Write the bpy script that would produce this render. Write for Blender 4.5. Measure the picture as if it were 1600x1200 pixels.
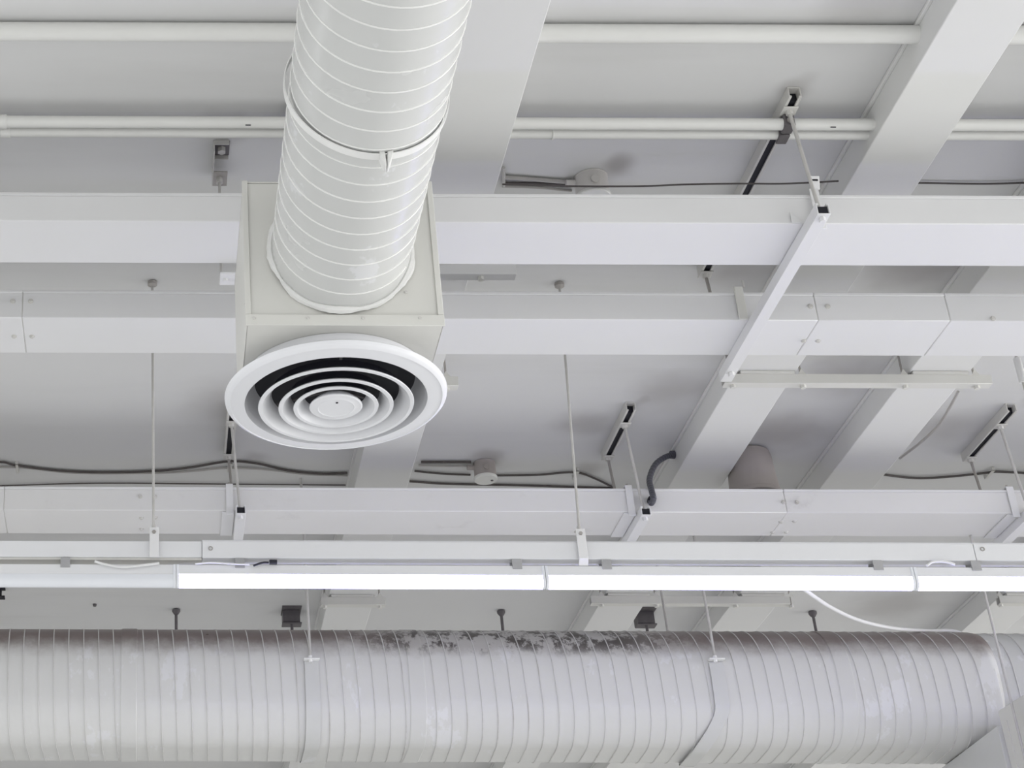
import bpy, bmesh, math, random
from mathutils import Vector, Matrix

random.seed(7)
for o in list(bpy.data.objects):
    bpy.data.objects.remove(o)
scene = bpy.context.scene
C = scene.collection

# ------------------------------------------------------------------ camera
# All heights below are written relative to the lens; EYE is the lens above the floor.
EYE = 1.6
F_PX, U0, V0 = 2763.0, 235.0, 600.0          # focal length and principal point, 1600 x 1200 frame
PITCH, ROLL = math.radians(29.09), math.radians(0.2)
cam_d = bpy.data.cameras.new('camera')
cam_d.sensor_fit = 'HORIZONTAL'
cam_d.sensor_width = 36.0
cam_d.lens = F_PX / 1600.0 * 36.0
cam_d.shift_x = (800.0 - U0) / 1600.0
cam_d.shift_y = 0.0
cam_d.clip_start = 0.05
cam = bpy.data.objects.new('camera', cam_d)
cam.matrix_world = Matrix.Translation((0, 0, EYE)) @ Matrix.Rotation(math.pi / 2 + PITCH, 4, 'X') @ Matrix.Rotation(ROLL, 4, 'Z')
C.objects.link(cam)
scene.camera = cam

# ------------------------------------------------------------------ world and light
world = bpy.data.worlds.new('world')
scene.world = world
world.use_nodes = True
bg = world.node_tree.nodes['Background']
bg.inputs['Color'].default_value = (0.985, 0.99, 1.0, 1)
bg.inputs['Strength'].default_value = 0.4


def area_light(name, loc, target, sx, sy, power, color):
    d = bpy.data.lights.new(name, 'AREA')
    d.shape = 'RECTANGLE'
    d.size, d.size_y = sx, sy
    d.energy = power
    d.color = color
    o = bpy.data.objects.new(name, d)
    o.location = loc
    o.rotation_euler = (Vector(target) - Vector(loc)).to_track_quat('-Z', 'Y').to_euler()
    C.objects.link(o)
    return o


# area light added on the unseen right side, for grazing light on the beams
area_light('side_light', (18.3, 5.0, EYE + 0.9), (0.0, 5.0, EYE + 0.9), 12.0, 4.6, 1500, (1.0, 0.99, 0.975))
# unseen area lights added to brighten the floor and its bounce upwards
FILL_TINT = (0.94, 0.965, 1.0)
area_light('rear_fill', (4.0, -3.4, EYE + 3.3), (4.0, -3.4, 0.0), 22.0, 6.0, 660, FILL_TINT)
area_light('far_fill', (4.0, 16.5, EYE + 3.3), (4.0, 16.5, 0.0), 22.0, 6.0, 40, FILL_TINT)
area_light('left_fill', (-5.2, 4.5, EYE + 3.0), (-5.2, 4.5, 0.0), 4.5, 9.0, 340, FILL_TINT)
area_light('right_fill', (11.5, 4.5, EYE + 3.0), (11.5, 4.5, 0.0), 6.0, 9.0, 380, FILL_TINT)

scene.cycles.max_bounces = 8
scene.cycles.caustics_reflective = False
scene.cycles.caustics_refractive = False
vs = scene.view_settings
vs.view_transform = 'Standard'
vs.look = 'None'
vs.exposure = -0.02
vs.gamma = 1.0
vs.use_curve_mapping = False


# ------------------------------------------------------------------ helpers
def at(u, v, X=None, Y=None, Z=None):
    """Point of the real plane X=, Y= or Z= (lens-relative) seen at a photograph pixel."""
    x, y = (u - U0) / F_PX, -(v - V0) / F_PX
    cr, sr = math.cos(ROLL), math.sin(ROLL)
    x, y = x * cr - y * sr, x * sr + y * cr
    c, s = math.cos(PITCH), math.sin(PITCH)
    r = Vector((x, c - y * s, s + y * c))
    if Z is not None:
        return r * (Z / r.z)
    if Y is not None:
        return r * (Y / r.y)
    return r * (X / r.x)


def V3(p):
    return Vector(p)


class MB:
    """Collects shapes (lens-relative coordinates) and links them as one mesh object."""

    def __init__(self):
        self.v, self.f = [], []

    def add(self, verts, faces):
        b = len(self.v)
        self.v += [Vector(p) for p in verts]
        self.f += [[b + i for i in f] for f in faces]
        return self

    def box(self, x0, x1, y0, y1, z0, z1):
        return self.add([(x0, y0, z0), (x1, y0, z0), (x1, y1, z0), (x0, y1, z0),
                         (x0, y0, z1), (x1, y0, z1), (x1, y1, z1), (x0, y1, z1)],
                        [(0, 3, 2, 1), (4, 5, 6, 7), (0, 1, 5, 4), (1, 2, 6, 5), (2, 3, 7, 6), (3, 0, 4, 7)])

    def prism(self, poly, axis, a, b):
        """Closed polygon extruded along an axis: 'X' (poly = y,z), 'Y' (poly = x,z), 'Z' (poly = x,y)."""
        def m(p, t):
            return {'X': (t, p[0], p[1]), 'Y': (p[0], t, p[1]), 'Z': (p[0], p[1], t)}[axis]
        n = len(poly)
        vs_ = [m(p, a) for p in poly] + [m(p, b) for p in poly]
        fs = [(i, (i + 1) % n, n + (i + 1) % n, n + i) for i in range(n)]
        fs += [tuple(range(n))[::-1], tuple(range(n, 2 * n))]
        return self.add(vs_, fs)

    def tube(self, pts, r, n=10, cap=True):
        pts = [Vector(p) for p in pts]
        rr = r if isinstance(r, (list, tuple)) else [r] * len(pts)
        vs_, fs = [], []
        t = (pts[1] - pts[0]).normalized()
        a = Vector((0, 0, 1)) if abs(t.z) < 0.9 else Vector((1, 0, 0))
        nx = t.cross(a).normalized()
        for i, p in enumerate(pts):
            if i == 0:
                t = pts[1] - pts[0]
            elif i == len(pts) - 1:
                t = pts[-1] - pts[-2]
            else:
                t = pts[i + 1] - pts[i - 1]
            t = t.normalized()
            nx = (nx - t * nx.dot(t)).normalized()
            ny = t.cross(nx)
            for k in range(n):
                w = 2 * math.pi * k / n
                vs_.append(p + (nx * math.cos(w) + ny * math.sin(w)) * rr[i])
        for i in range(len(pts) - 1):
            for k in range(n):
                fs.append((i * n + k, i * n + (k + 1) % n, (i + 1) * n + (k + 1) % n, (i + 1) * n + k))
        if cap:
            fs.append(tuple(range(n))[::-1])
            fs.append(tuple(range((len(pts) - 1) * n, len(pts) * n)))
        return self.add(vs_, fs)

    def lathe(self, prof, center, axis='Z', n=64, closed=False):
        """prof: (radius, height) pairs turned about an axis through center."""
        cx, cy, cz = center
        vs_, fs = [], []
        for (r, h) in prof:
            for k in range(n):
                w = 2 * math.pi * k / n
                a, b = r * math.cos(w), r * math.sin(w)
                vs_.append({'Z': (cx + a, cy + b, cz + h), 'Y': (cx + a, cy + h, cz + b), 'X': (cx + h, cy + a, cz + b)}[axis])
        m = len(prof)
        for i in range(m if closed else m - 1):
            j = (i + 1) % m
            for k in range(n):
                k2 = (k + 1) % n
                fs.append((i * n + k, i * n + k2, j * n + k2, j * n + k))
        return self.add(vs_, fs)

    def build(self, name, mat, parent=None, bevel=0.0, smooth=35, seg=2):
        base = parent_world(parent) if parent else Vector((0, 0, 0))
        me = bpy.data.meshes.new(name)
        off = Vector((0, 0, EYE)) - base
        if parent is None:
            # origin at the centre of the shape's base
            xs = [p.x for p in self.v]; ys = [p.y for p in self.v]; zs = [p.z for p in self.v]
            org = Vector(((min(xs) + max(xs)) / 2, (min(ys) + max(ys)) / 2, min(zs))) + Vector((0, 0, EYE))
            off = Vector((0, 0, EYE)) - org
        me.from_pydata([tuple(p + off) for p in self.v], [], self.f)
        bm = bmesh.new(); bm.from_mesh(me)
        bmesh.ops.recalc_face_normals(bm, faces=bm.faces)
        bm.to_mesh(me); bm.free()
        if smooth:
            me.shade_smooth()
            me.set_sharp_from_angle(angle=math.radians(smooth))
        me.materials.append(M[mat])
        o = bpy.data.objects.new(name, me)
        C.objects.link(o)
        if parent:
            o.parent = parent
        else:
            o.location = org
        if bevel:
            bv = o.modifiers.new('bevel', 'BEVEL')
            bv.width = bevel; bv.segments = seg; bv.limit_method = 'ANGLE'; bv.angle_limit = math.radians(40)
        return o


def parent_world(p):
    w = Vector((0, 0, 0))
    while p:
        w += p.location
        p = p.parent
    return w


def tag(o, label, cat, group=None, kind=None):
    if label: o['label'] = label
    if cat: o['category'] = cat
    if group: o['group'] = group
    if kind: o['kind'] = kind
    return o


def thing(name, label, cat, loc, group=None):
    o = bpy.data.objects.new(name, None)
    o.empty_display_size = 0.1
    o.location = Vector(loc) + Vector((0, 0, EYE))
    C.objects.link(o)
    return tag(o, label, cat, group)


def copy_tree(o, parent=None):
    c = o.copy()
    C.objects.link(c)
    c.parent = parent
    for ch in list(o.children):
        copy_tree(ch, c)
    return c


def smooth_path(pts, n=8):
    """Catmull-Rom through the points."""
    P = [Vector(p) for p in pts]
    P = [P[0] * 2 - P[1]] + P + [P[-1] * 2 - P[-2]]
    out = []
    for i in range(1, len(P) - 2):
        for k in range(n):
            t = k / n
            a, b, c, d = P[i - 1], P[i], P[i + 1], P[i + 2]
            out.append(0.5 * ((2 * b) + (c - a) * t + (2 * a - 5 * b + 4 * c - d) * t * t + (3 * b - a - 3 * c + d) * t ** 3))
    out.append(P[-2])
    return out


# ------------------------------------------------------------------ materials
M = {}


def new_mat(name):
    m = bpy.data.materials.new(name)
    m.use_nodes = True
    nt = m.node_tree
    return m, nt, nt.nodes['Principled BSDF']


def nmath(nt, op, a, b=None, clamp=False):
    n = nt.nodes.new('ShaderNodeMath'); n.operation = op; n.use_clamp = clamp
    for i, x in enumerate((a, b)):
        if x is None: continue
        if hasattr(x, 'is_linked'): nt.links.new(x, n.inputs[i])
        else: n.inputs[i].default_value = x
    return n.outputs[0]


def noise(nt, scale, detail=4, rough=0.55, vec=None, stretch=None):
    if vec is None:
        g = nt.nodes.new('ShaderNodeNewGeometry'); vec = g.outputs['Position']
    if stretch:
        mp = nt.nodes.new('ShaderNodeMapping'); mp.inputs['Scale'].default_value = stretch
        nt.links.new(vec, mp.inputs['Vector']); vec = mp.outputs['Vector']
    n = nt.nodes.new('ShaderNodeTexNoise')
    n.inputs['Scale'].default_value = scale; n.inputs['Detail'].default_value = detail; n.inputs['Roughness'].default_value = rough
    nt.links.new(vec, n.inputs['Vector'])
    return n.outputs['Fac']


def ramp(nt, fac, a, b):
    n = nt.nodes.new('ShaderNodeMapRange'); n.interpolation_type = 'SMOOTHSTEP'
    nt.links.new(fac, n.inputs['Value'])
    n.inputs['From Min'].default_value = a; n.inputs['From Max'].default_value = b
    return n.outputs['Result']


def mix(nt, fac, a, b):
    n = nt.nodes.new('ShaderNodeMix'); n.data_type = 'RGBA'
    if hasattr(fac, 'is_linked'): nt.links.new(fac, n.inputs['Factor'])
    else: n.inputs['Factor'].default_value = fac
    for i, x in ((6, a), (7, b)):
        if hasattr(x, 'is_linked'): nt.links.new(x, n.inputs[i])
        else: n.inputs[i].default_value = (*x, 1)
    return n.outputs[2]


def bump(nt, b, h, strength=0.1, dist=0.01):
    n = nt.nodes.new('ShaderNodeBump'); n.inputs['Strength'].default_value = strength; n.inputs['Distance'].default_value = dist
    nt.links.new(h, n.inputs['Height']); nt.links.new(n.outputs['Normal'], b.inputs['Normal'])


def paint(name, col, rough=0.45, var=0.05, scale=2.5, grime=None, gcol=(0.35, 0.31, 0.28), bumps=0, metallic=0.0, spec=0.4):
    m, nt, b = new_mat(name)
    f = noise(nt, scale)
    dark = tuple(c * (1 - var) for c in col); lite = tuple(min(1, c * (1 + var)) for c in col)
    c = mix(nt, f, dark, lite)
    if grime:
        g = ramp(nt, noise(nt, 5.0, 6, 0.65), grime, grime + 0.22)
        c = mix(nt, nmath(nt, 'MULTIPLY', g, 0.45), c, gcol)
    nt.links.new(c, b.inputs['Base Color'])
    b.inputs['Roughness'].default_value = rough
    b.inputs['Metallic'].default_value = metallic
    b.inputs['Specular IOR Level'].default_value = spec
    if bumps: bump(nt, b, noise(nt, 60, 3), bumps, 0.004)
    M[name] = m
    return m


paint('floor_tile', (0.74, 0.735, 0.72), 0.4, 0.04, 1.0)
paint('wall_paint', (0.70, 0.695, 0.68), 0.6, 0.03, 1.0)
paint('white_paint', (0.80, 0.80, 0.805), 0.4, 0.025, 2.0)
paint('worn_paint', (0.78, 0.775, 0.765), 0.45, 0.04, 3.0, grime=0.60, gcol=(0.52, 0.50, 0.48))
paint('beam_paint', (0.775, 0.775, 0.76), 0.5, 0.04, 1.6, grime=0.66)
paint('cream_paint', (0.73, 0.725, 0.685), 0.42, 0.03, 3.0, grime=0.70, gcol=(0.5, 0.47, 0.42))
paint('sealant', (0.82, 0.82, 0.80), 0.35, 0.04, 30, bumps=0.5)
paint('pvc', (0.76, 0.76, 0.735), 0.32, 0.04, 6.0, grime=0.68)
paint('rod_steel', (0.56, 0.55, 0.53), 0.4, 0.15, 20, metallic=0.25)
paint('dull_steel', (0.40, 0.38, 0.36), 0.45, 0.25, 25, metallic=0.35)
paint('channel_paint', (0.64, 0.63, 0.60), 0.42, 0.06, 12, grime=0.58)
paint('rail_paint', (0.79, 0.795, 0.81), 0.35, 0.02, 3)
paint('dark_steel', (0.13, 0.12, 0.125), 0.5, 0.25, 30)  # dark steel of clamps, brackets and screws
paint('dark_cable', (0.085, 0.075, 0.072), 0.5, 0.2, 30)
paint('grey_cable', (0.42, 0.405, 0.39), 0.5, 0.15, 20)
paint('white_cable', (0.80, 0.80, 0.80), 0.4, 0.04, 20)
paint('flex_grey', (0.085, 0.087, 0.105), 0.38, 0.15, 30)
paint('black_plastic', (0.025, 0.025, 0.035), 0.4, 0.2, 30)
paint('clip_grey', (0.42, 0.42, 0.43), 0.4, 0.1, 30, metallic=0.3)
paint('box_grey', (0.60, 0.58, 0.56), 0.45, 0.05, 9, grime=0.6)
paint('can_grey', (0.40, 0.365, 0.35), 0.5, 0.08, 9)
paint('diffuser_white', (0.83, 0.835, 0.86), 0.35, 0.015, 5)
paint('void_black', (0.012, 0.012, 0.018), 0.6, 0.2, 10, bumps=0)


def ceiling_material():
    m, nt, b = new_mat('ceiling_paint')
    g = nt.nodes.new('ShaderNodeNewGeometry'); pos = g.outputs['Position']
    c = mix(nt, noise(nt, 0.9, 3), (0.655, 0.655, 0.65), (0.73, 0.73, 0.725))
    # faint lengthwise brush marks of the sheet
    c = mix(nt, nmath(nt, 'MULTIPLY', ramp(nt, noise(nt, 2.2, 4, 0.6, stretch=(0.25, 1.6, 1)), 0.5, 0.8), 0.25), c, (0.50, 0.495, 0.48))
    # dark blots: soot and dirt round the fixings, and painted shade (x, y, radius, strength)
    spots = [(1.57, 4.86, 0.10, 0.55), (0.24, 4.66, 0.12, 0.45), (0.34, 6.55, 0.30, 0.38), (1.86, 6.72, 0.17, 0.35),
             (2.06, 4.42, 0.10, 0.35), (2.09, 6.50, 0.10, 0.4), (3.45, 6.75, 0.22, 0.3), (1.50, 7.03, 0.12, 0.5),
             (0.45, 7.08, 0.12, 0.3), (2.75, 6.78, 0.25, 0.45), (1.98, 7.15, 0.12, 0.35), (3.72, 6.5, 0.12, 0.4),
             (2.84, 5.46, 0.30, 0.50), (2.82, 6.30, 0.24, 0.42), (2.16, 6.42, 0.24, 0.36), (2.17, 5.52, 0.20, 0.4), (3.95, 8.75, 0.35, 0.35), (2.12, 4.05, 0.22, 0.25)]  # mostly shade painted into the ceiling beside the right-hand beams
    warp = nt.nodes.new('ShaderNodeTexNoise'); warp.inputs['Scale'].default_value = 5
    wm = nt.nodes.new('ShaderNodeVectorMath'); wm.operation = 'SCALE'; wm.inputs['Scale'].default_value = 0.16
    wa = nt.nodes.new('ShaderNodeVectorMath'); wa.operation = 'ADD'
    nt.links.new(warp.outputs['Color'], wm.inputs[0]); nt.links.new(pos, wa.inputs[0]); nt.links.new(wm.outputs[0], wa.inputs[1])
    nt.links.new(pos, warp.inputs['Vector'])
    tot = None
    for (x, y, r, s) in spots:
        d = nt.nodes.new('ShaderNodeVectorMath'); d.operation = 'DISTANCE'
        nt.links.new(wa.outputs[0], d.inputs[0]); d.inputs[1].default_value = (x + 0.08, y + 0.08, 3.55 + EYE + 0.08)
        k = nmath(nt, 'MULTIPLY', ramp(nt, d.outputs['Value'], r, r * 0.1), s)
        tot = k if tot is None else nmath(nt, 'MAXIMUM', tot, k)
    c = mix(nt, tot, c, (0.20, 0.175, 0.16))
    nt.links.new(c, b.inputs['Base Color'])
    b.inputs['Roughness'].default_value = 0.55
    M['ceiling_paint'] = m


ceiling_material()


def duct_material(name, dusty, base, rough):
    m, nt, b = new_mat(name)
    g = nt.nodes.new('ShaderNodeNewGeometry'); pos = g.outputs['Position']
    c = mix(nt, noise(nt, 1.4, 3), tuple(x * 0.96 for x in base), tuple(min(1, x * 1.03) for x in base))
    # roller-painted touch-up patches
    p = ramp(nt, noise(nt, 3.2, 5, 0.7, stretch=(1.5, 1.0, 0.9)), 0.60, 0.64)
    c = mix(nt, nmath(nt, 'MULTIPLY', p, 0.55), c, (0.80, 0.805, 0.82))
    if dusty:
        sx = nt.nodes.new('ShaderNodeSeparateXYZ'); nt.links.new(pos, sx.inputs[0])
        zc, r = dusty
        h = nmath(nt, 'DIVIDE', nmath(nt, 'SUBTRACT', sx.outputs['Z'], zc + EYE), r)
        h = nmath(nt, 'ADD', h, nmath(nt, 'MULTIPLY', nmath(nt, 'SUBTRACT', noise(nt, 7, 6, 0.7), 0.5), 0.45))
        d = ramp(nt, h, 0.22, 0.72)
        c = mix(nt, nmath(nt, 'MULTIPLY', d, 0.92), c, (0.17, 0.125, 0.115))
        # scraped black grime along the crown
        band = nmath(nt, 'MULTIPLY', ramp(nt, nmath(nt, 'ABSOLUTE', nmath(nt, 'SUBTRACT', sx.outputs['X'], 1.62)), 0.85, 0.35), ramp(nt, h, 0.25, 0.6))
        s1 = ramp(nt, noise(nt, 13, 7, 0.78, stretch=(1, 1, 0.5)), 0.46, 0.55)
        c = mix(nt, nmath(nt, 'MULTIPLY', band, 0.88), c, mix(nt, s1, (0.58, 0.57, 0.55), (0.07, 0.062, 0.058)))
    nt.links.new(c, b.inputs['Base Color'])
    nt.links.new(nmath(nt, 'ADD', nmath(nt, 'MULTIPLY', noise(nt, 6, 3), 0.2), rough), b.inputs['Roughness'])
    b.inputs['Specular IOR Level'].default_value = 0.5
    bump(nt, b, noise(nt, 14, 4), 0.10, 0.01)
    M[name] = m


D2Z, D2Y, D2R = 2.627, 7.56, 0.283
duct_material('duct_paint', None, (0.665, 0.67, 0.655), 0.14)
duct_material('duct_dusty', (D2Z, D2R), (0.70, 0.70, 0.68), 0.22)
paint('seam_paint', (0.88, 0.88, 0.86), 0.3, 0.03, 10)
paint('seam_dusty', (0.66, 0.655, 0.64), 0.4, 0.05, 10, grime=0.5)


def emissive(name, col, strength):
    m, nt, b = new_mat(name)
    b.inputs['Base Color'].default_value = (0.85, 0.87, 0.92, 1)
    n = noise(nt, 3.0, 2)
    b.inputs['Emission Color'].default_value = (*col, 1)
    nt.links.new(nmath(nt, 'ADD', nmath(nt, 'MULTIPLY', n, 0.1 * strength), 0.95 * strength), b.inputs['Emission Strength'])
    M[name] = m


emissive('lit_led', (0.45, 0.43, 1.0), 12.0)
paint('unlit_led', (0.80, 0.82, 0.86), 0.3, 0.02, 5)

# ------------------------------------------------------------------ large structure
HC, HB = 3.55, 3.433        # ceiling underside, cross-beam underside (above the lens)
b = MB().box(-9, 18.5, -7, 21, HC, HC + 0.2)
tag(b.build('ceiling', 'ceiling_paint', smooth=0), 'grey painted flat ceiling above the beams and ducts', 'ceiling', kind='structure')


b = MB().box(-9, 18.5, -7, 21, -EYE - 0.1, -EYE)
tag(b.build('floor', 'floor_tile', smooth=0), 'pale floor of the hall below the viewer', 'floor', kind='structure')


tag(MB().box(-9.15, -9, -7, 21, -EYE, HC).build('wall_left', 'wall_paint', smooth=0), 'plain pale wall on the left side of the hall', 'wall', kind='structure')
tag(MB().box(-9.15, 18.5, -7.15, -7, -EYE, HC).build('wall_back', 'wall_paint', smooth=0), 'plain pale wall behind the viewer', 'wall', kind='structure')
tag(MB().box(-9.15, 18.5, 21, 21.15, -EYE, HC).build('wall_front', 'wall_paint', smooth=0), 'plain pale wall at the far end of the hall', 'wall', kind='structure')


def ceiling_beam(x0, x1, label):
    t = thing('ceiling_beam', label, 'beam', ((x0 + x1) / 2, 6.5, HB), 'cross beams under the ceiling')
    MB().box(x0, x1, -6.5, 20, HB, HC - 0.012).build('beam_body', 'beam_paint', t, bevel=0.003)
    MB().box(x0 - 0.010, x1 + 0.010, -6.5, 20, HC - 0.012, HC).build('top_plate', 'beam_paint', t, bevel=0.002)
    return t


ceiling_beam(0.911, 1.146, 'white cross beam beside the overhead duct, running behind the round vent')
ceiling_beam(2.308, 2.540, 'white cross beam that the grey flexible hose comes out of')
ceiling_beam(2.985, 3.222, 'white cross beam next to the grey ceiling can, right of the hose beam')
ceiling_beam(4.315, 4.545, 'cross beam at the lower right edge, above the narrowing end of the big duct')


# ------------------------------------------------------------------ cable trunking
def trunking(y0, y1, z0, z1, joints, bolts, label, x0=-4.0, x1=8.0, mat='white_paint'):
    t = thing('cable_trunking', label, 'trunking', ((x0 + x1) / 2, (y0 + y1) / 2, z0), 'white trunking runs across the ceiling')
    xs = [x0] + sorted(joints) + [x1]
    for a, c in zip(xs[:-1], xs[1:]):
        MB().box(a + 0.0012, c - 0.0012, y0, y1, z0, z1 - 0.010).build('trunking_section', mat, t, bevel=0.003)
        MB().box(a + 0.0012, c - 0.0012, y0 - 0.004, y1 + 0.004, z1 - 0.011, z1).build('lid', 'white_paint', t, bevel=0.002)
    for j in joints:     # inner sleeve seen through the joint gap
        MB().box(j - 0.06, j + 0.06, y0 + 0.003, y1 - 0.003, z0 + 0.003, z1 - 0.012).build('joint_sleeve', 'channel_paint', t)
    for (p, n) in bolts:
        q = Vector(p)
        n = Vector(n)
        MB().tube([q - n * 0.001, q + n * 0.003, q + n * 0.0031, q + n * 0.008], [0.0095, 0.0095, 0.0065, 0.0055], 12).build('bolt', 'channel_paint', t)
    return t


FR, DN = (0, -1, 0), (0, 0, -1)
T1 = (4.592, 4.833, 3.138, 3.245)
T2 = (5.172, 5.412, 3.135, 3.245)
T3 = (6.680, 6.917, 3.115, 3.222)
trunking(*T1, [-2.6, 3.9], [], 'white trunking run nearest the viewer, behind the vent box')
bl = [(at(u, v, Y=T2[0]), FR) for (u, v) in ((20, 471), (48, 471), (1266, 479), (1293, 479), (1551, 498))]
bl += [(at(u, v, Z=T2[2]), DN) for (u, v) in ((22, 525), (50, 525), (1256, 532), (1278, 532))]
j2 = [at(35, 480, Y=T2[0]).x, at(1279, 500, Y=T2[0]).x, at(1480, 480, Y=T2[0]).x]
trunking(*T2, j2, bl, 'middle white trunking run with bolted joints, behind the vent box')
bl = [(at(u, v, Y=T3[0]), FR) for (u, v) in ((219, 776), (242, 776), (1224, 785), (1245, 785))]
bl += [(at(u, v, Z=T3[2]), DN) for (u, v) in ((221, 809), (243, 808), (221, 826), (1220, 815), (1241, 814), (1207, 831), (1228, 831), (1588, 791 + 16))]
trunking(*T3, [at(1230, 800, Y=T3[0]).x, at(231, 790, Y=T3[0]).x - 0.6], bl, 'farthest white trunking run, just above the strip lights', mat='worn_paint')


# ------------------------------------------------------------------ strut channel profiles and hangers
def channel_profile(w=0.041, h=0.041, t=0.004, lip=0.009, up=True):
    a = w / 2
    p = [(-a, 0), (a, 0), (a, h), (a - lip, h), (a - lip, h - t * 1.6), (a - t, h - t * 1.6), (a - t, t), (-a + t, t),
         (-a + t, h - t * 1.6), (-a + lip, h - t * 1.6), (-a + lip, h), (-a, h)]
    if not up:
        p = [(x, h - z) for (x, z) in p]
    return p


def trapeze(xc, yc0, yc1, yb0, yb1, zb, rods, label, plates=()):
    """Ceiling channel (slot down), threaded rods, bottom channel (slot up) that carries the trunking."""
    t = thing('trapeze_hanger', label, 'hanger', (xc, (yb0 + yb1) / 2, zb - 0.041), 'trapeze hangers carrying the trunking')
    top = [(xc - 0.03 + x, HC - 0.041 + z) for (x, z) in channel_profile(up=False)]
    MB().prism(top, 'Y', yc0, yc1).build('ceiling_channel', 'channel_paint', t, bevel=0.001, seg=1)
    bot = [(xc + x, zb - 0.0415 + z) for (x, z) in channel_profile(up=True)]
    MB().prism(bot, 'Y', yb0, yb1).build('bottom_channel', 'white_paint', t, bevel=0.001, seg=1)
    MB().box(xc - 0.0455, xc - 0.0145, yc0 + 0.030, yc1 - 0.010, HC - 0.0335, HC - 0.005).build('shade_filler', 'void_black', t)  # black filler, paints the shade inside the ceiling channel
    MB().box(xc - 0.0155, xc + 0.0155, yb0 + 0.006, yb1 - 0.006, zb - 0.037, zb - 0.010).build('shade_filler', 'void_black', t)  # same painted shade inside the bottom channel
    for y in rods:
        p0, p1 = Vector((xc - 0.03, y, HC - 0.052)), Vector((xc, y, zb - 0.048))
        MB().tube([p0, p1], 0.006, 10).build('threaded_rod', 'rod_steel' if y == rods[0] else 'dull_steel', t)
        MB().box(xc - 0.03 - 0.024, xc - 0.03 + 0.024, y - 0.022, y + 0.022, HC - 0.047, HC - 0.0415).build('clamp_plate', 'channel_paint', t, bevel=0.002)
        MB().tube([(xc - 0.03, y, HC - 0.060), (xc - 0.03, y, HC - 0.047)], 0.012, 6).build('nut', 'channel_paint', t)
        MB().tube([(xc, y, zb - 0.056), (xc, y, zb - 0.042)], 0.011, 6).build('nut', 'white_paint', t)
    for (x0, x1, y, z0, z1) in plates:
        # flat side plate with a bent ear at the top
        MB().prism([(x0, z0), (x1, z0), (x1, z1), (x0, z1)], 'Y', y, y + 0.004).build('side_plate', 'white_paint', t, bevel=0.001, seg=1)
    return t


zb12 = T2[2]
t = trapeze(2.062, 4.43, 5.485, 4.475, 5.53, zb12, [4.497, 5.462], 'long white hanger channel slung under the two nearest trunking runs')
# upright strap with a bent, slotted ear on its front end
MB().box(2.075, 2.104, 4.570, 4.574, zb12 - 0.03, T1[3] + 0.012).build('side_plate', 'white_paint', t, bevel=0.001, seg=1)
MB().prism([(4.572, T1[3] + 0.010), (4.576, T1[3] + 0.010), (4.560, T1[3] + 0.052), (4.556, T1[3] + 0.050)], 'X', 2.080, 2.110).build('bent_ear', 'white_paint', t, bevel=0.001, seg=1)
MB().box(2.086, 2.104, 4.559, 4.5605, T1[3] + 0.034, T1[3] + 0.040).build('ear_slot', 'void_black', t)
MB().box(2.010, 2.040, T2[0] - 0.012, T2[0] - 0.004, zb12 - 0.002, T2[3] + 0.02).build('side_plate', 'cream_paint', t, bevel=0.002)
MB().tube([(2.045, T2[0] - 0.008, T2[3] + 0.018), (2.045, T2[0] - 0.008, T2[3] + 0.045)], 0.004, 8).build('stud', 'rod_steel', t)
for (yy, sg) in ((4.60, -1), (5.19, -1)):   # triangular clamp ears pressed against the trunking sides
    MB().prism([(2.005, zb12 + 0.002), (2.038, zb12 + 0.002), (2.005, zb12 + 0.042)], 'Y', yy - 0.016, yy - 0.0125).build('corner_clip', 'white_paint', t, bevel=0.001, seg=1)

zb3 = T3[2]
for (x, lab) in ((0.375, 'trapeze hanger seen below the round vent, holding the farthest trunking'),
                 (2.045, 'trapeze hanger with two rods left of the grey hose'),
                 (3.640, 'trapeze hanger with two rods at the right edge')):
    t = trapeze(x, 6.52, 6.99, 6.62, 6.99, zb3, [6.645, 6.955], lab)
    MB().box(x - 0.058, x - 0.028, T3[0] - 0.010, T3[0] - 0.005, zb3 - 0.02, T3[3] + 0.012).build('side_plate', 'white_paint', t, bevel=0.0015)
    MB().box(x - 0.058, x - 0.028, T3[0] - 0.008, T3[0] + 0.030, T3[3] + 0.010, T3[3] + 0.014).build('hooked_top', 'white_paint', t, bevel=0.001)
    MB().tube([(x - 0.043, T3[0] + 0.012, T3[3] + 0.012), (x - 0.043, T3[0] + 0.012, T3[3] + 0.028)], 0.005, 8).build('stud', 'dull_steel', t)
    MB().box(x - 0.075, x - 0.024, T3[0] + 0.004, T3[1] + 0.004, zb3 - 0.006, zb3 - 0.001).build('clamp_strap', 'white_paint', t, bevel=0.001)


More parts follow.
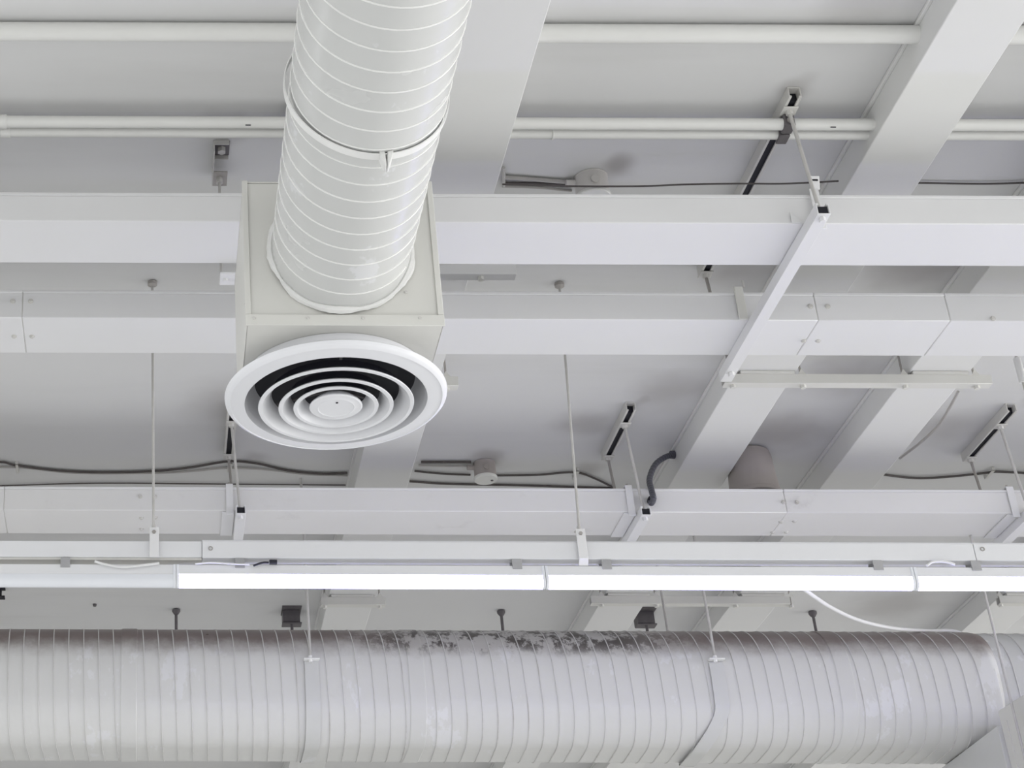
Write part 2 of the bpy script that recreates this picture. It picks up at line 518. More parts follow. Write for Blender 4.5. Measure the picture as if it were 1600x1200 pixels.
# short strut bars clamped under the cross beams
def strut_bar(x0, x1, y, label, beams, mat='cream_paint'):
    zt = HB - 0.014
    t = thing('strut_bar', label, 'channel', ((x0 + x1) / 2, y + 0.02, zt - 0.041), 'short strut bars under the cross beams')
    prof = [(y + 0.0205 + a, zt - 0.041 + z) for (a, z) in channel_profile()]
    MB().prism(prof, 'X', x0, x1).build('bar', mat, t, bevel=0.001, seg=1)
    for (bx0, bx1) in beams:
        MB().box(bx0 + 0.01, bx1 - 0.01, y - 0.004, y + 0.04, zt, HB - 0.001).build('packing_plate', 'cream_paint', t, bevel=0.001)
        for x in (bx0 - 0.022, bx1 + 0.022):
            MB().tube([(x, y + 0.02, zt - 0.050), (x, y + 0.02, HC - 0.002)], 0.0045, 8).build('stud', 'dull_steel', t)
            MB().tube([(x, y + 0.02, zt - 0.054), (x, y + 0.02, zt - 0.041)], 0.011, 6).build('nut', 'cream_paint', t)
            MB().prism([(x - 0.016, zt), (x + 0.016, zt), (x, zt + 0.028)], 'Y', y + 0.005, y + 0.008).build('gusset', 'cream_paint', t)
    return t


B0, B1, B2, B3 = (0.911, 1.146), (2.308, 2.540), (2.985, 3.222), (4.315, 4.545)
strut_bar(0.55, 1.292, 5.265, 'strut bar end poking out right of the vent box', [B0], 'white_paint')
strut_bar(0.86, 1.212, 6.075, 'strut bar end just right of the round vent rim', [B0])
strut_bar(2.250, 3.300, 6.045, 'long cream strut bar across two beams, left of the right edge', [B1, B2])
strut_bar(0.868, 1.195, 8.36, 'short strut bar directly below the strip light, above the big duct', [B0])
strut_bar(2.230, 3.235, 8.33, 'long strut bar between the strip light and the big duct', [B1, B2])
strut_bar(4.285, 5.05, 8.31, 'strut bar cut by the right edge above the big duct', [B3])

# ------------------------------------------------------------------ pipes along the ceiling
t = thing('ceiling_pipe', 'thick white pipe across the ceiling at the top of the picture', 'pipe', (2, 4.14, HC - 0.05))
for (a, c) in ((-4.0, B0[0]), (B0[1], B1[0]), (B1[1], B2[0]), (B2[1], B3[0])):
    MB().tube([(a, 4.143, HC - 0.030), (c, 4.143, HC - 0.030)], 0.0285, 28).build('pipe_length', 'pvc', t)
for x in (2.74,):
    MB().tube([(x, 4.143, HC - 0.030), (x + 0.08, 4.143, HC - 0.030)], 0.0305, 28).build('coupling', 'pvc', t)


def conduit(y, z, r, label, marks, coups):
    t = thing('electrical_conduit', label, 'conduit', (2, y, z - r), 'pair of thin conduits below the ceiling')
    for (a, c) in ((-4.0, B0[0]), (B0[1], B1[0]), (B1[1], B2[0]), (B2[1], B3[0])):
        MB().tube([(a, y, z), (c, y, z)], r, 20).build('conduit_length', 'pvc', t)
    for (x, w) in coups:
        MB().tube([(x, y, z), (x + w, y, z)], r + 0.0035, 20).build('coupling', 'pvc', t, bevel=0.001)
    for (x, w) in marks:      # small printed dashes on the conduit wall
        w0 = math.radians(-62)
        q = Vector((x, y + math.cos(w0) * -r, z + math.sin(w0) * r))
        MB().tube([q + Vector((0, 0, 0)), q + Vector((w, 0, 0))], 0.0022, 6).build('printed_dash', 'black_plastic', t)
    return t


conduit(4.533, 3.480, 0.0195, 'upper of the two thin conduits, with printed dashes', [(0.30, 0.017), (2.165, 0.017)], [(-0.62, 0.158), (2.83, 0.12)])
conduit(4.586, 3.480, 0.0170, 'lower of the two thin conduits, with a boxy coupling at left', [], [(-0.484, 0.030), (2.86, 0.12), (1.29, 0.006)])
t = thing('conduit_clamp', 'dark clamp holding both conduits under the hanger channel', 'clamp', (2.03, 4.56, 3.45))
for y in (4.533, 4.588):
    MB().box(2.016, 2.050, y - 0.024, y + 0.022, 3.458, HC - 0.043).build('saddle', 'dark_steel', t, bevel=0.003)
    MB().tube([(2.033, y - 0.024, 3.478), (2.033, y - 0.034, 3.476)], 0.010, 8).build('screw_head', 'dull_steel', t)
t = thing('conduit_clamp', 'dark conduit clamp peeping out left of the overhead duct', 'clamp', (0.47, 4.56, 3.45))
MB().box(0.462, 0.480, 4.508, 4.612, 3.456, HC - 0.002).build('saddle', 'dark_steel', t, bevel=0.003)
MB().tube([(0.455, 4.60, 3.470), (0.455, 4.60, 3.444)], 0.008, 8).build('screw_head', 'dark_steel', t)

# ------------------------------------------------------------------ overhead spiral duct and vent box
D1R = 0.1855
D1 = Vector((0.512, 0, 2.636))
BOX_Y0, BOX_Y1, BOX_X0, BOX_X1, BOX_Z0, BOX_Z1 = 4.0, 4.53, 0.254, 0.772, 2.402, 2.862


def helix(axis, c, r, a0, a1, pitch, seg=48, phase=0.0):
    pts = []
    n = int((a1 - a0) / pitch * seg)
    for i in range(n + 1):
        a = a0 + pitch * i / seg
        w = 2 * math.pi * i / seg + phase
        if axis == 'Y':
            pts.append((c.x + r * math.cos(w), a, c.z + r * math.sin(w)))
        else:
            pts.append((a, c.y + r * math.cos(w), c.z + r * math.sin(w)))
    return pts


t = thing('spiral_duct', 'round white spiral duct running overhead into the vent box', 'duct', (D1.x, 1.0, D1.z - D1R))
prof = [(D1R, -5.0), (D1R, 3.995), (D1R - 0.004, 3.995), (D1R - 0.004, -5.0)]
MB().lathe(prof, (D1.x, 0, D1.z), 'Y', 96, closed=True).build('duct_wall', 'duct_paint', t)
MB().tube(helix('Y', D1, D1R + 0.0006, -1.0, 3.93, 0.0695), 0.0022, 6).build('spiral_seam', 'seam_paint', t)
# sealant smeared round the joint with the box
pts, rad = [], []
for i in range(97):
    w = 2 * math.pi * i / 96
    pts.append((D1.x + (D1R + 0.004) * math.cos(w), 3.992 + 0.004 * math.sin(5 * w), D1.z + (D1R + 0.004) * math.sin(w)))
    rad.append(0.0085 + 0.004 * math.sin(7 * w + 1) * math.sin(3 * w) + random.uniform(0, 0.003))
MB().tube(pts, rad, 8).build('sealant_bead', 'sealant', t)

# clamp band round the duct, standing off on the left, pinched at the bottom
yb = at(600, 252, Z=D1.z - D1R - 0.012).y
t = thing('duct_clamp_band', 'thin white clamp band round the overhead duct with a pinched ear', 'clamp', (D1.x, yb, D1.z - D1R - 0.02))
n = 96
ring_o, ring_i = [], []
vs_, fs_ = [], []
for i in range(n):
    w = 2 * math.pi * i / n
    gap = 0.0045 + 0.009 * max(0, math.cos(w - math.pi * 0.98)) ** 3
    skew = -0.030 * math.cos(w)          # the band sits slightly askew
    for (rr, dy) in ((gap, -0.011), (gap + 0.003, -0.011), (gap + 0.003, 0.011), (gap, 0.011)):
        r = D1R + rr
        vs_.append((D1.x + r * math.cos(w), yb + dy - 0.01 - skew * 0.6, D1.z + r * math.sin(w)))
for i in range(n):
    j = (i + 1) % n
    for k in range(4):
        k2 = (k + 1) % 4
        fs_.append((i * 4 + k, j * 4 + k, j * 4 + k2, i * 4 + k2))
MB().add(vs_, fs_).build('band', 'seam_paint', t)
q = at(601, 254, Z=D1.z - D1R - 0.006)
ex = q.x - D1.x
zz = D1.z - math.sqrt((D1R + 0.006) ** 2 - ex ** 2)
for s in (-1, 1):
    MB().prism([(q.x + s * 0.003, zz + 0.006), (q.x + s * 0.017, zz + 0.008), (q.x + s * 0.013, zz - 0.012), (q.x + s * 0.005, zz - 0.036), (q.x + s * 0.001, zz - 0.036)],
               'Y', yb - 0.022, yb + 0.006).build('clamp_ear', 'sealant', t, bevel=0.002)

# vent (plenum) box
t = thing('plenum_box', 'cream sheet-metal vent box that the overhead duct enters', 'vent box', ((BOX_X0 + BOX_X1) / 2, (BOX_Y0 + BOX_Y1) / 2, BOX_Z0))
x0, x1, y0, y1, z0, z1 = BOX_X0, BOX_X1, BOX_Y0, BOX_Y1, BOX_Z0, BOX_Z1
MB().box(x0 + 0.002, x1 - 0.002, y0 + 0.003, y0 + 0.006, z0 + 0.002, z1).build('front_panel', 'cream_paint', t)
MB().box(x0 + 0.002, x1 - 0.002, y1 - 0.006, y1 - 0.003, z0 + 0.002, z1).build('back_panel', 'cream_paint', t)
MB().box(x0, x0 + 0.003, y0 - 0.001, y1, z0, z1 + 0.006).build('side_panel', 'cream_paint', t, bevel=0.001)
MB().box(x1 - 0.003, x1, y0 - 0.001, y1, z0, z1 + 0.006).build('side_panel', 'cream_paint', t, bevel=0.001)
MB().box(x0, x1, y0, y1, z1 + 0.001, z1 + 0.004).build('top_panel', 'cream_paint', t)
MB().box(x0 + 0.001, x1 - 0.001, y0, y1, z0, z0 + 0.003).build('bottom_panel', 'cream_paint', t)
MB().box(x0 - 0.004, x1 + 0.004, y0 - 0.006, y0 - 0.0005, z0 - 0.001, z0 + 0.033).build('flange_strip', 'cream_paint', t, bevel=0.0015)
MB().box(x0 - 0.0035, x0 + 0.012, y0 - 0.004, y0 + 0.001, z0 + 0.034, z1 + 0.006).build('corner_seam', 'cream_paint', t, bevel=0.0015)
MB().box(x1 - 0.012, x1 + 0.0035, y0 - 0.004, y0 + 0.001, z0 + 0.034, z1 + 0.006).build('corner_seam', 'cream_paint', t, bevel=0.0015)
for u in (397, 481, 567, 656):
    p = at(u, 497, Y=y0 - 0.006)
    MB().tube([p + Vector((0, 0.001, 0)), p - Vector((0, 0.003, 0))], [0.006, 0.004], 10).build('screw', 'channel_paint', t)
for (u, v) in ((634, 456), (384, 475)):
    p = at(u, v, Y=y0 + 0.001)
    MB().tube([p + Vector((0, 0.002, 0)), p - Vector((0, 0.003, 0))], [0.005, 0.0035], 10).build('screw', 'channel_paint', t)

# round cone diffuser
DC = Vector((0.511, 4.285, 2.340))
t = thing('round_diffuser', 'round white ceiling diffuser with concentric rings and a dark throat', 'vent', DC, None)
n = 96
MB().lathe([(0.252, 0.004), (0.252, 0.061), (0.246, 0.061), (0.246, 0.004)], DC, 'Z', n, closed=True).build('neck_collar', 'diffuser_white', t)
MB().lathe([(0.262, 0.018), (0.268, 0.030), (0.262, 0.036), (0.253, 0.030), (0.253, 0.018)], DC, 'Z', n, closed=True).build('collar_bead', 'diffuser_white', t)
MB().lathe([(0.305, 0.000), (0.306, 0.008), (0.303, 0.011), (0.262, 0.019), (0.246, 0.028), (0.222, 0.060), (0.219, 0.060), (0.242, 0.020),
            (0.249, -0.006), (0.251, -0.013), (0.258, -0.013), (0.290, -0.008), (0.292, -0.010), (0.300, -0.006)], DC, 'Z', n, closed=True).build('outer_ring', 'diffuser_white', t)
for (r, dz, hh, inn) in ((0.214, -0.026, 0.046, 0.030), (0.158, -0.029, 0.044, 0.026), (0.117, -0.030, 0.042, 0.022)):
    ring = MB().lathe([(r, dz + 0.003), (r - 0.001, dz), (r - 0.011, dz), (r - 0.013, dz + 0.003), (r - 0.013 - inn * 0.55, dz + hh * 0.45),
                       (r - 0.013 - inn * 0.85, dz + hh), (r - 0.011 - inn * 0.85, dz + hh), (r - 0.011 - inn * 0.55, dz + hh * 0.45 + 0.001), (r - 0.003, dz + 0.007)],
                      DC, 'Z', n, closed=True).build('cone_ring', 'diffuser_white', t)
    # the dark back of the ring, seen through the gap on the near side
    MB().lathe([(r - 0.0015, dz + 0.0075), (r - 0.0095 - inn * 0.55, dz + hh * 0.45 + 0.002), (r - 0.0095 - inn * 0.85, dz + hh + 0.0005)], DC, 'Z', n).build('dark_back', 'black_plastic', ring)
MB().lathe([(0.0005, -0.029), (0.048, -0.029), (0.050, -0.0305), (0.053, -0.029), (0.069, -0.029), (0.073, -0.026), (0.072, -0.022), (0.050, -0.002), (0.0005, 0.0)],
           DC, 'Z', 64).build('centre_disc', 'diffuser_white', t)
MB().tube([DC + Vector((0.0, -0.030, -0.0305)), DC + Vector((0.0, -0.030, -0.026))], 0.0035, 10).build('centre_screw', 'black_plastic', t)
MB().lathe([(0.0005, 0.0605), (0.245, 0.0605), (0.245, 0.055), (0.0005, 0.055)], DC, 'Z', 64).build('throat', 'void_black', t)
MB().lathe([(0.221, 0.058), (0.216, 0.062), (0.216, 0.0605), (0.219, 0.056)], DC, 'Z', 64, closed=True).build('throat_wall', 'void_black', t)
for k in range(3):
    w = math.radians(30 + 120 * k)
    d = Vector((math.cos(w), math.sin(w), 0))
    MB().tube([DC + d * 0.02 + Vector((0, 0, 0.03)), DC + d * 0.235 + Vector((0, 0, 0.03))], 0.004, 8).build('spoke', 'dark_steel', t)

# ------------------------------------------------------------------ the strip-light row
RY0, RY1 = 5.602, 5.652
t = thing('light_rail', 'long white light rail carrying the lit strip lights', 'rail', (4.0, 5.63, 2.43))
x_j0 = at(316, 858, Y=RY0).x
x_j1 = at(1521, 858, Y=RY0).x
MB().prism([(RY0 - 0.004, 2.432), (RY1, 2.432), (RY1, 2.503), (RY0 + 0.004, 2.503), (RY0 + 0.004, 2.4975), (RY0 - 0.004, 2.4955)], 'X', x_j0, x_j1 - 0.001).build('rail_cover', 'rail_paint', t, bevel=0.0015)
MB().prism([(RY0 - 0.004, 2.432), (RY1, 2.432), (RY1, 2.503), (RY0 + 0.004, 2.503), (RY0 + 0.004, 2.4975), (RY0 - 0.004, 2.4955)], 'X', x_j1 + 0.001, 5.6).build('rail_cover', 'rail_paint', t, bevel=0.0015)
for (u, v) in ((329, 857), (1535, 858)):
    p = at(u, v, Y=RY0 - 0.004)
    MB().lathe([(0.008, 0.0), (0.008, -0.002), (0.005, -0.002), (0.005, 0.0)], p, 'Y', 16, closed=True).build('screw_ring', 'dull_steel', t)
t = thing('light_rail', 'plain left length of the light rail beside the unlit strip', 'rail', (-1.0, 5.63, 2.43))
MB().box(-4.0, x_j0 - 0.001, RY0, RY1, 2.436, 2.496).build('rail_body', 'rail_paint', t, bevel=0.002)
MB().box(-4.0, x_j0 - 0.002, RY0 + 0.006, RY1 - 0.004, 2.428, 2.4355).build('rail_tray', 'channel_paint', t)

LY = 5.618


def led_batten(x0, x1, lit, label):
    t = thing('strip_light', label, 'strip light', ((x0 + x1) / 2, LY, 2.325), 'strip lights in a row')
    a, c = x0 + 0.004, x1 - 0.004
    MB().prism([(LY - 0.018, 2.407), (LY + 0.018, 2.407), (LY + 0.020, 2.372), (LY - 0.020, 2.372)], 'X', a, c).build('housing', 'rail_paint', t, bevel=0.001)
    pr = [(LY - 0.0195, 2.3715)]
    for k in range(11):
        w = math.pi * k / 10
        pr.append((LY - 0.0215 * math.cos(w), 2.356 - 0.0265 * math.sin(w)))
    pr.append((LY + 0.0195, 2.3715))
    MB().prism(pr, 'X', a + 0.006, c - 0.006).build('diffuser_tube', 'lit_led' if lit else 'unlit_led', t)
    cap = [(LY - 0.0205, 2.407), (LY + 0.0205, 2.407)] + [(LY + 0.0225 * math.cos(math.pi * k / 10), 2.356 - 0.0275 * math.sin(math.pi * k / 10)) for k in range(11)]
    MB().prism(cap, 'X', x0 + 0.0008, x0 + 0.010).build('end_cap', 'unlit_led', t, bevel=0.001)
    MB().prism(cap, 'X', x1 - 0.010, x1 - 0.0008).build('end_cap', 'unlit_led', t, bevel=0.001)
    return t


XB = [-1.173 + 1.263 * i for i in range(8)]
led_batten(XB[0], XB[1], False, 'unlit strip light at the left end of the row')
led_batten(XB[1], XB[2], True, 'lit strip light directly below the round vent')
led_batten(XB[2], XB[3], True, 'lit strip light in the middle, right of the vent one')
led_batten(XB[3], XB[4], True, 'lit strip light cut by the right edge')
led_batten(XB[4], XB[5], True, 'lit strip light next after the one at the right edge')

for (u, lab) in ((102, 'grey spring clip on the unlit strip light'), (375, 'grey spring clip near the left end of the first lit strip'),
                 (808, 'grey spring clip just left of the middle joint of the lit strips'), (948, 'grey spring clip just right of the light-rail bracket'),
                 (1372, 'grey spring clip left of the right-hand joint of the strips'), (1525, 'grey spring clip nearest the right edge')):
    x = at(u, 883, Y=LY - 0.02).x
    m = MB().box(x - 0.0165, x + 0.0165, LY - 0.0215, LY - 0.0195, 2.395, 2.4315)
    m.box(x - 0.0165, x + 0.0165, LY - 0.021, LY + 0.021, 2.4085, 2.4105)
    m.box(x - 0.0165, x + 0.0165, LY + 0.0195, LY + 0.0215, 2.395, 2.4315)
    tag(m.build('spring_clip', 'clip_grey', None, bevel=0.0006), lab, 'clip', 'spring clips of the strip lights')

# small wires and a connector between rail and lamps
wy = LY - 0.030


def wire(pts, r, mat, label, name='wire', cat='wire', nn=8, sm=8, group=None):
    return tag(MB().tube(smooth_path(pts, sm), r, nn).build(name, mat), label, cat, group)


wire([at(u, v, Y=wy) for (u, v) in ((148, 877), (165, 882), (190, 886), (215, 884), (249, 880))], 0.0045, 'white_cable', 'white wire loop above the unlit strip light', 'lamp_wire')
wire([at(u, v, Y=wy) for (u, v) in ((305, 881), (330, 879), (360, 881), (390, 882))], 0.003, 'white_cable', 'thin white wire above the joint of unlit and lit strip', 'lamp_wire')
wire([at(u, v, Y=wy) for (u, v) in ((1448, 884), (1458, 878), (1478, 878), (1492, 882))], 0.0045, 'white_cable', 'white wire loop above the right-hand strip light', 'lamp_wire')
t = thing('lamp_plug', 'black plug and wire tail on the first lit strip light', 'plug', at(415, 879, Y=wy))
p = at(428, 878, Y=wy)
MB().box(p.x - 0.016, p.x + 0.011, wy - 0.006, wy + 0.010, p.z - 0.007, p.z + 0.007).build('plug_body', 'black_plastic', t, bevel=0.002)
MB().tube(smooth_path([at(u, v, Y=wy) for (u, v) in ((396, 884), (404, 881), (412, 879), (420, 879))], 6), 0.004, 8).build('plug_wire', 'black_plastic', t)


# hanging rods with strap brackets for the rail
def rail_hanger(xt, xb, hook, label, sleeve=False):
    t = thing('rail_hanger', label, 'hanger', (xb, 5.592, 2.43), 'rods holding the light rail')
    y = 5.592
    MB().tube([(xt, y, HC - 0.004), (xb, y, 2.530)], 0.0048, 12).build('rod', 'rod_steel', t)
    MB().lathe([(0.0005, 0.0), (0.013, 0.0), (0.018, -0.004), (0.018, -0.016), (0.006, -0.024), (0.0005, -0.024)], (xt, y, HC), 'Z', 16).build('ceiling_anchor', 'dull_steel', t)
    MB().box(xb - 0.014, xb + 0.018, y - 0.008, y - 0.004, 2.428, 2.540).build('strap', 'white_paint', t, bevel=0.0012)
    MB().box(xb - 0.014, xb + 0.018, y - 0.006, y + 0.020, 2.536, 2.540).build('strap_top', 'channel_paint', t, bevel=0.001)
    MB().tube([(xb + 0.001, y - 0.008, 2.522), (xb + 0.001, y - 0.0125, 2.522)], 0.007, 6).build('bolt', 'dull_steel', t)
    MB().tube([(xb, y, 2.528), (xb, y, 2.552)], 0.0075, 6).build('nut', 'rod_steel', t)
    if hook:
        MB().prism([(y - 0.008, 2.430), (y - 0.004, 2.430), (y + 0.012, 2.412), (y + 0.010, 2.409)], 'X', xb - 0.014, xb + 0.018).build('hook', 'white_paint', t, bevel=0.001)
    if sleeve:
        MB().tube([(xt, y, HC - 0.42), (xt, y, HC - 0.32)], 0.013, 12).build('sleeve', 'white_paint', t)
    return t


rail_hanger(0.006, 0.013, False, 'rod and strap holding the rail above the unlit strip light')
rail_hanger(1.527, 1.486, True, 'rod and strap holding the rail above the lit strips')
xr = at(1594, 580, Y=5.592).x
rail_hanger(xr, xr, True, 'rod and strap of the rail at the right edge', True)

# ------------------------------------------------------------------ the big spiral duct
D2 = Vector((0, D2Y, D2Z))
xe = at(1553, 1050, Y=D2Y - D2R * 0.9).x


def duct_section(n=120):
    """Half-round top, upright front, flat bottom: (y, z) points anticlockwise seen along +X, with outward normals."""
    pts = []
    for k in range(41):                               # crown, back to front
        w = math.pi * k / 40
        pts.append((D2Y + D2R * math.cos(w), D2Z + D2R * math.sin(w)))
    rc, zb_, yf = 0.175, D2Z - D2R, D2Y - D2R
    for k in range(1, 10):
        t_ = k / 10
        pts.append((yf + 0.004 * t_ * t_, D2Z + (zb_ + rc - D2Z) * t_))
    for k in range(13):
        w = math.pi + math.pi / 2 * k / 12
        pts.append((yf + 0.004 + rc + rc * math.cos(w), zb_ + rc + rc * math.sin(w)))
    for k in range(1, 10):
        pts.append((yf + 0.004 + rc + (7.615 - (yf + 0.004 + rc)) * k / 10, zb_))
    for k in range(24):
        w = -math.pi / 2 + math.pi / 2 * k / 24
        pts.append((7.615 + (D2Y + D2R - 7.615) * math.cos(w), D2Z + D2R * math.sin(w)))
    # resample evenly
    P = [Vector((0, a, b_)) for (a, b_) in pts]
    L = [0.0]
    m = len(P)
    for k in range(m):
        L.append(L[-1] + (P[(k + 1) % m] - P[k]).length)
    out = []
    seg = 0
    for k in range(n):
        d = L[-1] * k / n
        while L[seg + 1] < d:
            seg += 1
        f = (d - L[seg]) / max(1e-9, L[seg + 1] - L[seg])
        out.append(P[seg].lerp(P[(seg + 1) % m], f))
    res = []
    for k in range(n):
        tg = (out[(k + 1) % n] - out[k - 1]).normalized()
        nr = Vector((0, tg.z, -tg.y))
        if nr.dot(out[k] - Vector((0, D2Y, D2Z))) < 0:
            nr = -nr
        res.append((out[k], nr))
    return res


SEC = duct_section()
NS = len(SEC)


def loft(rings, closed=False):
    m = MB()
    vs_ = [p for r in rings for p in r]
    fs_ = []
    q = len(rings)
    for i in range(q if closed else q - 1):
        i2 = (i + 1) % q
        for k in range(NS):
            k2 = (k + 1) % NS
            fs_.append((i * NS + k, i * NS + k2, i2 * NS + k2, i2 * NS + k))
    return m.add(vs_, fs_)


def sec_ring(x, off=0.0, shrink=0.0):
    r = []
    for (p, nr) in SEC:
        a = p + nr * off
        if shrink:
            a = a.lerp(Vector((0, D2Y, D2Z + D2R * 0.93)), shrink)
        r.append(Vector((x, a.y, a.z)))
    return r


t = thing('large_spiral_duct', 'large dusty spiral duct lying across the bottom of the picture', 'duct', (0.5, D2Y, D2Z - D2R))
loft([sec_ring(-4.5), sec_ring(xe - 0.02), sec_ring(xe - 0.004, 0, 0.012), sec_ring(xe + 0.03, 0, 0.15), sec_ring(xe + 0.03, 0, 0.17), sec_ring(xe - 0.07, -0.005), sec_ring(-4.5, -0.005)], True).build('duct_wall', 'duct_dusty', t)


def section_helix(x0, x1, pitch, off, shrink=0.0):
    pts, k = [], 0
    while x0 + pitch * k / NS < x1:
        p, nr = SEC[k % NS]
        a = p + nr * off
        if shrink:
            a = a.lerp(Vector((0, D2Y, D2Z + D2R * 0.93)), shrink)
        pts.append((x0 + pitch * k / NS, a.y, a.z))
        k += 2
    return pts


MB().tube(section_helix(-3.0, xe - 0.03, 0.0655, 0.0006), 0.0026, 6).build('spiral_seam', 'seam_dusty', t)
for xs in (at(188, 1080, Y=D2Y - D2R).x, at(640, 1080, Y=D2Y - D2R).x, at(1312, 1080, Y=D2Y - D2R).x):
    loft([sec_ring(xs, 0.0005), sec_ring(xs + 0.004, 0.0035), sec_ring(xs + 0.068, 0.0035), sec_ring(xs + 0.072, 0.0005), sec_ring(xs + 0.036, -0.001)], True).build('joint_sleeve', 'duct_dusty', t)
t = thing('reduced_duct', 'narrower continuation of the big duct at the lower right edge', 'duct', (xe + 1, D2Y, D2Z - 0.25))
loft([sec_ring(xe + 0.031, 0, 0.155), sec_ring(8.0, 0, 0.155), sec_ring(8.0, 0, 0.17), sec_ring(xe + 0.031, 0, 0.17)], True).build('duct_wall', 'duct_paint', t)
MB().tube(section_helix(xe + 0.06, xe + 1.6, 0.072, 0.0006, 0.155), 0.0026, 6).build('spiral_seam', 'seam_dusty', t)


def duct_strap(u, label, tilt, edge, top, sides):
    yf = D2Y - D2R - 0.012
    p = at(u, 1031, Y=yf)
    t = thing('duct_strap', label, 'strap', (p.x, D2Y, D2Z - D2R - 0.01), 'hanging straps of the large duct')
    vs_, fs_ = [], []
    low = [(q, nr) for (q, nr) in SEC if q.z < p.z]      # front lug, under the duct, back lug
    n = len(low) - 1
    for i, (q, nr) in enumerate(low):
        for (rr, dx) in ((0.004, -0.031), (0.008, -0.031), (0.008, 0.031), (0.004, 0.031)):
            k = max(0.0, (D2Z - 0.15 - q.z) / 0.14) ** 1.5
            gap = edge * max(0.0, -nr.z) ** 4 * (1 if dx > 0 else 0.6)
            vs_.append((p.x + dx + tilt * k, q.y + nr.y * (rr + gap), q.z + nr.z * (rr + gap)))
    for i in range(n):
        for k in range(4):
            k2 = (k + 1) % 4
            fs_.append((i * 4 + k, (i + 1) * 4 + k, (i + 1) * 4 + k2, i * 4 + k2))
    fs_ += [(0, 1, 2, 3), (n * 4 + 3, n * 4 + 2, n * 4 + 1, n * 4)]
    MB().add(vs_, fs_).build('band', 'duct_paint', t)
    for yy in (yf, 2 * D2Y - yf)[:sides]:
        MB().box(p.x - 0.034, p.x + 0.034, yy - 0.018, yy + 0.008, p.z - 0.003, p.z + 0.004).build('lug', 'seam_paint', t, bevel=0.0015)
        MB().tube([(p.x - 0.006, yy - 0.006, p.z - 0.012), (p.x - 0.006, yy - 0.006, p.z + 0.016)], 0.009, 6).build('nut', 'seam_paint', t)
        MB().tube([(p.x - 0.006, yy - 0.006, p.z), (p.x - 0.014, yy - 0.006, top - 0.001)], 0.006, 10).build('rod', 'rod_steel', t)
    return t


duct_strap(487, 'strap and rod round the big duct, left of the middle', 0.0, 0.0, HC, 1)
duct_strap(1119, 'strap and rod round the big duct, sagging open on the right', -0.085, 0.012, HB, 2)

# rectangular branch duct at the lower right corner
t = thing('branch_duct', 'boxy sheet-metal branch duct at the bottom right corner', 'duct', (3.55, 6.7, 1.75))
YB = 7.10
a = at(1557, 1130, Y=YB)
MB().box(a.x, a.x + 0.62, YB, 7.75, 1.95, min(a.z, D2Z - D2R - 0.004)).build('rear_section', 'duct_paint', t, bevel=0.003)
f0 = at(1559, 1111, Y=YB)
f1 = at(1600, 1085, X=f0.x)
dz = (f1.z - f0.z) / (f1.y - f0.y)
yn = 6.35
MB().add([(f0.x, YB, 1.93), (f0.x, YB, f0.z), (f0.x, yn, f0.z + dz * (yn - YB)), (f0.x, yn, 1.85),
          (f0.x + 0.64, YB, 1.93), (f0.x + 0.64, YB, f0.z), (f0.x + 0.64, yn, f0.z + dz * (yn - YB)), (f0.x + 0.64, yn, 1.85)],
         [(0, 1, 2, 3), (4, 7, 6, 5), (0, 4, 5, 1), (1, 5, 6, 2), (2, 6, 7, 3), (3, 7, 4, 0)]).build('front_section', 'cream_paint', t, bevel=0.003)
MB().box(f0.x - 0.004, f0.x + 0.001, YB - 0.060, YB - 0.045, 1.95, f0.z - 0.06).build('seam_strip', 'cream_paint', t, bevel=0.001)
yw = 6.90
xw = at(1571, 1060, Y=yw).x
MB().tube([(xw, yw, T3[2] - 0.001), (xw, yw, 1.90)], 0.0052, 10).build('hanger_wire', 'rod_steel', t)

# ------------------------------------------------------------------ ceiling fittings
t = thing('slotted_clip', 'bent metal clip with a rod, on the ceiling left of the overhead duct', 'bracket', (0.235, 4.83, HC - 0.06))
x, y = 0.232, 4.72
MB().box(x - 0.026, x - 0.022, y - 0.004, y + 0.19, HC - 0.050, HC - 0.001).build('side_web', 'rod_steel', t, bevel=0.001)
MB().box(x - 0.024, x + 0.026, y - 0.004, y, HC - 0.020, HC - 0.001).build('front_tab', 'rod_steel', t, bevel=0.001)
MB().box(x - 0.024, x + 0.028, y, y + 0.075, HC - 0.006, HC - 0.001).build('ceiling_plate', 'dark_steel', t, bevel=0.001)
MB().box(x - 0.024, x + 0.026, y + 0.075, y + 0.079, HC - 0.022, HC - 0.001).build('middle_tab', 'rod_steel', t, bevel=0.001)
MB().box(x - 0.024, x + 0.024, y + 0.11, y + 0.19, HC - 0.050, HC - 0.045).build('lower_plate', 'dull_steel', t, bevel=0.001)
MB().tube([(x + 0.002, y + 0.036, HC - 0.006), (x + 0.002, y + 0.036, HC - 0.024)], 0.014, 6).build('nut', 'rod_steel', t)
MB().tube([(x - 0.002, y + 0.145, HC - 0.070), (x - 0.002, y + 0.145, HC - 0.044)], 0.012, 6).build('nut', 'rod_steel', t)
MB().tube([(x - 0.002, y + 0.145, HC - 0.046), (x - 0.002, y + 0.145, T1[2] - 0.03)], 0.005, 10).build('rod', 'rod_steel', t)
pz = T1[2] - 0.03
MB().box(0.225, 0.320, T1[1] + 0.006, T1[1] + 0.075, pz - 0.006, pz + 0.002).build('foot_plate', 'white_paint', t, bevel=0.002)
for xx in (0.245, 0.285):
    MB().tube([(xx, T1[1] + 0.04, pz - 0.014), (xx, T1[1] + 0.04, pz - 0.006)], 0.009, 6).build('nut', 'white_paint', t)


